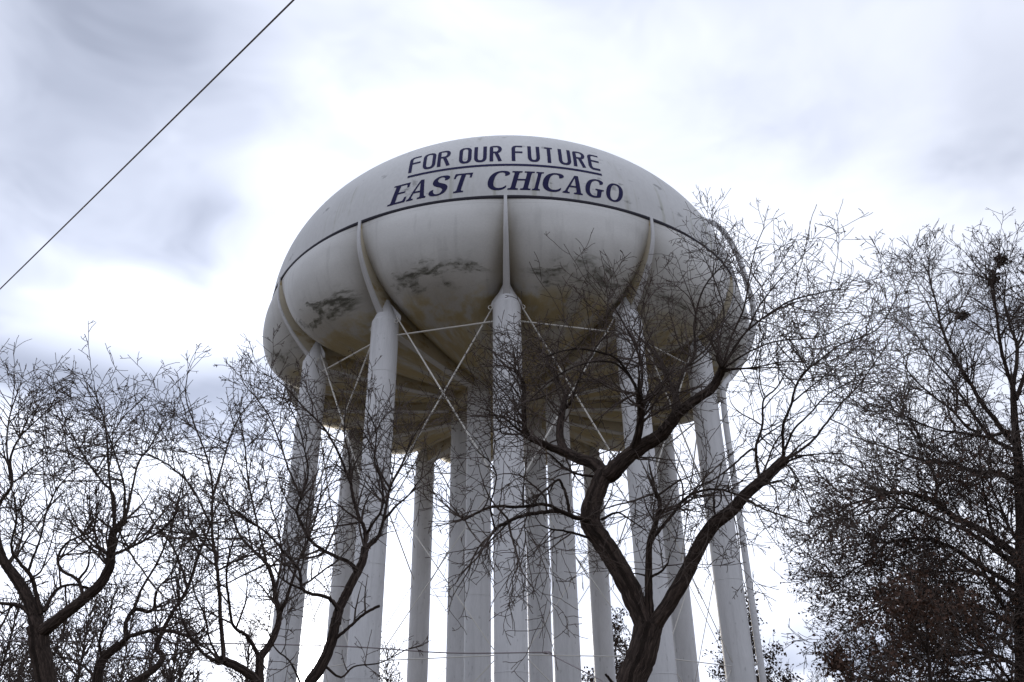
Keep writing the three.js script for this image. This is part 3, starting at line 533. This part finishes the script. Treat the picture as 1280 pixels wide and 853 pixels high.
limbTree('slanting_tree', 'bare tree with slim slanting trunk before the pair of end columns', 'bare trees beside the water tower', 12, [
  { pts: [[352, 940], [372, 880], [388, 852], [404, 828], [415, 800], [420, 773]], r: [9, 7], s: 0 },
  { pts: [[420, 780], [424, 760], [431, 746], [442, 724], [453, 702], [456, 685]], d: [0, 0.2], r: [7, 5], s: 3 },
  { pts: [[424, 764], [418, 755], [409, 747], [379, 738], [374, 713], [355, 691], [336, 669], [306, 647], [281, 628]], d: [0, -0.8], r: [4.4, 1.3], s: 18 },
  { pts: [[379, 738], [360, 729], [349, 721], [340, 700]], d: [-0.3, -0.8], r: [2.4, 1], s: 8 },
  { pts: [[446, 715], [439, 705], [415, 694], [388, 676], [377, 655], [371, 639], [378, 618]], d: [0.1, -0.5], r: [4.2, 2], s: 14 },
  { pts: [[376, 622], [362, 590], [350, 555], [336, 520], [318, 495]], d: [-0.5, -0.2], r: [2.2, 0.9], s: 14 },
  { pts: [[378, 618], [385, 590], [380, 560], [372, 530], [360, 505]], d: [-0.5, -0.9], r: [2, 0.9], s: 12 },
  { pts: [[456, 688], [456, 664], [448, 645], [441, 620], [438, 602]], d: [0.2, 0.6], r: [4.2, 2.6], s: 8 },
  { pts: [[438, 604], [423, 567], [404, 534], [380, 510], [352, 480], [335, 470]], d: [0.6, 0.2], r: [2.6, 0.9], s: 14 },
  { pts: [[438, 603], [436, 570], [430, 540], [433, 500]], d: [0.6, 1.0], r: [2.2, 0.9], s: 10 },
  { pts: [[455, 696], [459, 686], [472, 672], [480, 647], [484, 625], [488, 609], [502, 581], [516, 548], [533, 522]], d: [0.2, 0.4], r: [4.6, 1], s: 18 },
  { pts: [[480, 650], [497, 631], [509, 621], [525, 600]], d: [0.3, -0.3], r: [2.8, 1], s: 11 },
  { pts: [[458, 668], [464, 658], [478, 634], [476, 600], [468, 575], [470, 540], [455, 505]], d: [0.3, -0.3], r: [2.8, 0.9], s: 16 },
  { pts: [[488, 612], [475, 590], [465, 560], [448, 530]], d: [0.3, 0.8], r: [2.2, 0.9], s: 10 },
  { pts: [[418, 800], [437, 784], [456, 767], [474, 758]], d: [0, -0.4], r: [3, 2.4], s: 2, o: { ends: 0, len: [0.4, 0.8] } },
  { pts: [[405, 832], [426, 847], [442, 834], [475, 829], [508, 812]], d: [0, 0.5], r: [2.4, 0.9], s: 7, o: { lift: 0.05, len: [0.5, 0.9] } },
  { pts: [[380, 868], [368, 838], [360, 825], [344, 811], [335, 790]], d: [0, -0.5], r: [2.4, 0.9], s: 8 },
], { ...leftOpt, step: 0.065, rmin: 0.0045, len: [0.8, 1.9] });

// --- the tall tree on the right, brown leaves still on its lower boughs
const rightOpt = { ...leftOpt, step: 0.1, rmin: 0.0062, r0: 0.02, len: [1.3, 2.9], zig: 0.09, up: 0.02, lift: 0.25, prob: [0.6, 0.5, 0.36], ang: [28, 60], amount: 0.8 };
const bough = { lift: 0.06, up: 0.008, lean: V3(-0.5, 0, 0), len: [1.6, 3.2] };
limbTree('tall_tree', 'tall dense tree with brown leaves clinging to its lower boughs', null, 19, [
  { pts: [[1286, 960], [1282, 853], [1280, 760], [1278, 660], [1274, 590], [1268, 520], [1266, 478]], r: [19, 3.6], s: 14, from: 0.4 },
  { pts: [[1266, 482], [1254, 446], [1247, 401], [1243, 348], [1250, 322]], d: [0, -0.5], r: [4, 1], s: 26, from: 0.15 },
  { pts: [[1267, 480], [1272, 435], [1263, 408], [1256, 379], [1258, 345]], d: [0, 0.6], r: [4, 1], s: 24, from: 0.15 },
  { pts: [[1270, 500], [1290, 440], [1296, 390], [1288, 350]], d: [0, 0], r: [4, 1], s: 22 },
  { pts: [[1272, 560], [1245, 526], [1223, 497], [1212, 477], [1192, 444], [1178, 412], [1170, 377], [1163, 352], [1161, 325]], d: [0, -0.8], r: [5, 0.9], s: 34, from: 0.3 },
  { pts: [[1272, 565], [1240, 548], [1227, 532], [1200, 492], [1187, 472], [1165, 448], [1150, 425]], d: [0, 0.7], r: [4.4, 0.9], s: 26, from: 0.3 },
  { pts: [[1225, 541], [1210, 535], [1189, 512], [1160, 490], [1138, 468], [1130, 455]], d: [0.2, -0.8], r: [3, 0.9], s: 20, from: 0.3 },
  { pts: [[1272, 560], [1265, 541], [1234, 546], [1200, 541], [1171, 537], [1130, 520]], d: [0, -1.3], r: [4.5, 1], s: 24, from: 0.25 },
  { pts: [[1278, 640], [1276, 612], [1265, 601], [1247, 591], [1223, 591], [1190, 580], [1150, 575], [1110, 560]], d: [0, 0.6], r: [6, 1.2], s: 30, from: 0.25, o: bough },
  { pts: [[1279, 700], [1230, 665], [1189, 644], [1171, 628], [1138, 617], [1111, 617], [1067, 630]], d: [0, -1.4], r: [6, 1.2], s: 34, from: 0.25, o: bough },
  { pts: [[1200, 650], [1171, 628], [1171, 604], [1147, 543], [1131, 514]], d: [-0.8, -0.2], r: [3, 1], s: 24, from: 0.3 },
  { pts: [[1279, 715], [1220, 670], [1170, 648], [1134, 636], [1100, 636], [1055, 650]], d: [0, -2.2], r: [5, 1.1], s: 30, from: 0.25, o: bough },
  { pts: [[1280, 740], [1215, 700], [1180, 680], [1143, 673], [1107, 681], [1090, 698], [1052, 722]], d: [0, 0.5], r: [5, 1.1], s: 32, from: 0.25, o: bough },
  { pts: [[1281, 790], [1230, 762], [1195, 758], [1176, 755], [1167, 739], [1148, 740], [1114, 755], [1075, 775]], d: [0, -1.0], r: [5, 1.1], s: 36, from: 0.25, o: { ...bough, up: -0.004 } },
  { pts: [[1281, 760], [1250, 735], [1220, 715], [1180, 715], [1130, 720], [1090, 745]], d: [0, 1.4], r: [5, 1.1], s: 32, from: 0.2, o: bough },
  { pts: [[1282, 840], [1245, 820], [1200, 815], [1150, 820], [1110, 835]], d: [0, 0.8], r: [5, 1.2], s: 34, from: 0.15, o: bough },
  { pts: [[1282, 860], [1240, 850], [1190, 858], [1130, 868]], d: [0, -1.4], r: [4, 1.2], s: 26, from: 0.15, o: bough },
  { pts: [[1280, 700], [1250, 690], [1235, 640], [1228, 600]], d: [0, -1.8], r: [4, 1.2], s: 26, from: 0.2 },
  { pts: [[1280, 690], [1262, 660], [1240, 610], [1215, 570]], d: [0, 1.8], r: [4, 1.2], s: 28, from: 0.2 },
  { pts: [[1281, 800], [1262, 770], [1240, 735], [1222, 690]], d: [0, -1.6], r: [4, 1.2], s: 34, from: 0.2 },
  { pts: [[1281, 830], [1255, 800], [1225, 780], [1190, 770]], d: [0, 1.6], r: [4, 1.2], s: 34, from: 0.2 },
  { pts: [[1280, 760], [1300, 720], [1318, 670], [1322, 620]], d: [0, -0.8], r: [5, 1.2], s: 34, from: 0.2 },
  { pts: [[1282, 850], [1305, 830], [1330, 800], [1345, 770]], d: [0, -0.6], r: [5, 1.2], s: 34, from: 0.15 },
  { pts: [[1276, 620], [1290, 590], [1305, 550], [1310, 500]], d: [0, -0.6], r: [5, 1.2], s: 28, from: 0.15 },
  { pts: [[1282, 880], [1262, 850], [1240, 825], [1215, 812]], d: [0, -2.2], r: [4, 1.2], s: 30, from: 0.15 },
], rightOpt, { leaves: { count: 15000, size: 0.07, where: (q) => rnd() < smooth(10.2, 4.2, q.y) * (0.35 + 0.65 * smooth(-6, -2.5, q.x)) + 0.015, clump: 2 } });
limbTree('small_oak', 'small slim tree with brown leaves under the tall tree', null, 15, [
  { pts: [[1166, 960], [1164, 880], [1163, 843], [1160, 812], [1159, 781], [1148, 745]], r: [4.6, 1.6], s: 14, from: 0.4 },
  { pts: [[1160, 818], [1155, 805], [1136, 776], [1128, 750]], d: [0, -0.6], r: [2.4, 0.9], s: 12 },
  { pts: [[1162, 840], [1152, 826], [1133, 819], [1117, 809], [1100, 790]], d: [0, 0.5], r: [2.6, 0.9], s: 12 },
  { pts: [[1163, 850], [1175, 820], [1190, 795], [1200, 770]], d: [0, 0.4], r: [2.4, 0.9], s: 11 },
  { pts: [[1164, 880], [1130, 858], [1090, 850], [1060, 845]], d: [0, -0.4], r: [2.4, 0.9], s: 14 },
], { ...rightOpt, step: 0.08, len: [0.7, 1.3], rmin: 0.005 }, { leaves: { count: 2200, size: 0.075, clump: 2, where: null } });

// --- smaller trees beyond the tower and on the left
function youngTree(name, label, group_, x, y, ahead, h, o, leafSpec) {
  const p0 = at(x, y, ahead), root = group(name, p0.x, 0, p0.z); tag(root, label, 'tree', group_);
  const top = h, B = new Buffer(), tr = curveOf([V3(0, -0.2, 0), V3(rs() * 0.1, h * 0.25, rs() * 0.1), V3(rs() * 0.25, h * 0.55, rs() * 0.25), V3(rs() * 0.4, h * 0.9, rs() * 0.4)], 24);
  B.tube(tr, tr.map((_, i) => mix(h * 0.017, 0.012, (i / 24) ** 0.7)), 9, true, 0.1); mesh('trunk', B.geometry(), barkMat, root);
  const crown = new Buffer();
  for (let i = 0; i < o.n; i++) {
    const t = mix(o.from, 1, i / o.n), f = Math.round(t * 24), a = i * 2.4 + rs() * 0.4, e = mix(0.35, 1.1, t) + rs() * 0.15, d = V3(Math.cos(a) * Math.cos(e), Math.sin(e), Math.sin(a) * Math.cos(e));
    grow(crown, tr[f], d, h * mix(o.spread, 0.12, t) * mix(0.7, 1.1, rnd()), 0.02, 0, o);
  }
  mesh('crown', crown.geometry(), twigMat, root).userData.kind = 'stuff';
  if (leafSpec) leaves(root, crown.nodes, leafSpec);
}
const farOpt = { step: 0.16, wiggle: 0.12, zig: 0.1, up: 0.02, droop: 0, rmin: 0.012, r0: 0.03, max: 2, prob: [0.7, 0.55], ang: [25, 55], ratio: [0.35, 0.6], n: 46, from: 0.25, spread: 0.42 };
const leafy = { count: 6000, size: 0.26, clump: 4, mat: 1 };
youngTree('leafy_tree', 'small tree with dark leaf clumps beyond the end column with the pipe', null, 935, 840, 74, 15.4, farOpt, leafy);
youngTree('leafy_tree', 'small tree with dark leaf clumps half hidden by a back column', null, 768, 840, 76, 14.2, farOpt, { ...leafy, count: 4500, size: 0.23 });
youngTree('distant_tree', 'small far bare treetop showing beside the end column with the pipe', null, 1020, 850, 110, 12.5, { ...farOpt, rmin: 0.018, step: 0.22 });
const backOpt = { ...farOpt, rmin: 0.011, step: 0.13, max: 3, prob: [0.65, 0.5, 0.3], n: 60 };
[[-10, 26, 7.4], [25, 34, 8.6], [60, 30, 7.6], [95, 24, 6.4], [118, 28, 7.2], [150, 35, 8.2], [178, 31, 7.4], [205, 25, 5.9], [232, 27, 6.4], [300, 33, 7.0], [488, 40, 6.9]].forEach(([x, ahead, h]) =>
  youngTree('thicket_tree', 'bare twiggy young tree in the thicket behind the bigger bare trees', 'young trees in the thicket', x, 850, ahead, h, backOpt));
// dark squirrel nests in the top of the tall tree
for (const [x, y, s, where] of [[1251, 324, 0.17, 'at the tip of the tall tree'], [1242, 349, 0.19, 'just below the tip of the tall tree'], [1203, 393, 0.15, 'in a side fork of the tall tree']]) {
  const c = at(x, y, 18.6), root = group('leaf_nest', c.x, c.y, c.z); tag(root, 'dark round leaf nest ' + where, 'nest', 'nests in the tall tree');
  const nodes = Array.from({ length: 90 }, () => { const d = V3(rs(), rs(), rs()); return d.normalize().multiplyScalar(s * Math.cbrt(rnd())); });
  leaves(root, nodes, { count: 240, size: 0.07, clump: 1, mat: 1 });
}

// ------------------------------------------------------------------ overhead wires
{
  const cable = new THREE.MeshStandardMaterial({ color: new THREE.Color().setRGB(0.24, 0.21, 0.22), roughness: 0.7 });
  const a = at(0, 362, 1), b = at(367, 0, 1), H = 12.6, onH = (p) => { const d = p.clone().sub(EYE); return d.multiplyScalar((H - EYE.y) / d.y).add(EYE); };
  const P = onH(a), Q = onH(b), d = V3(0, 0, 0).subVectors(Q, P), A = P.clone().addScaledVector(d, -0.75), Z = Q.clone().addScaledVector(d, 1.15), pts = [];
  for (let i = 0; i <= 40; i++) { const t = i / 40, p = A.clone().lerp(Z, t); p.y -= 0.12 * 4 * t * (1 - t) - 0.12; pts.push(p); }
  const B = new Buffer(); B.tube(pts, pts.map(() => 0.016), 8, true); tag(mesh('overhead_wire', B.geometry(), cable, scene), 'single taut overhead wire slanting across the open sky', 'wire');
  const wood = new THREE.MeshStandardMaterial({ color: new THREE.Color().setRGB(0.12, 0.09, 0.07), roughness: 0.95 });
  [[A, 'wooden utility pole at the far end of the overhead wire'], [Z, 'wooden utility pole at the near end of the overhead wire']].forEach(([e, label]) => {
    const r = group('utility_pole', e.x, 0, e.z); tag(r, label, 'pole', 'utility poles');
    const s = new THREE.CylinderGeometry(0.11, 0.17, e.y + 0.7, 16); s.translate(0, (e.y + 0.3) / 2, 0); mesh('shaft', s, wood, r);
    const arm = new THREE.BoxGeometry(1.8, 0.11, 0.09); arm.translate(0, e.y - 0.16, 0.14); mesh('cross_arm', arm, wood, r);
  });
  // service cable with a splice, across the feet of the columns
  const c0 = at(-60, 800, 24), c1 = at(430, 808.5, 24), c2 = at(683, 816, 24), c3 = at(752, 851, 21), c4 = at(900, 930, 15);
  const C = new Buffer(); const left = curveOf([c0, c1, at(560, 816.5, 24), c2], 40); C.tube(left, left.map(() => 0.017), 8, true); C.tube([c2, c3, V3(c4.x, 0, c4.z)], [0.017, 0.017, 0.017], 8, true);
  const o = mesh('service_cable', C.geometry(), cable, scene); tag(o, 'thin dark cable with a splice running low across the white columns', 'cable');
  const sp = new Buffer(); sp.tube([c2.clone().add(V3(-0.1, 0, 0)), c2.clone().add(V3(-0.05, 0, 0)), c2.clone().add(V3(0.1, -0.01, 0)), c2.clone().add(V3(0.16, -0.04, 0))], [0.018, 0.04, 0.04, 0.018], 10); mesh('splice', sp.geometry(), cable, o);
}
console.log('segments', segments);
renderer.render(scene, camera);
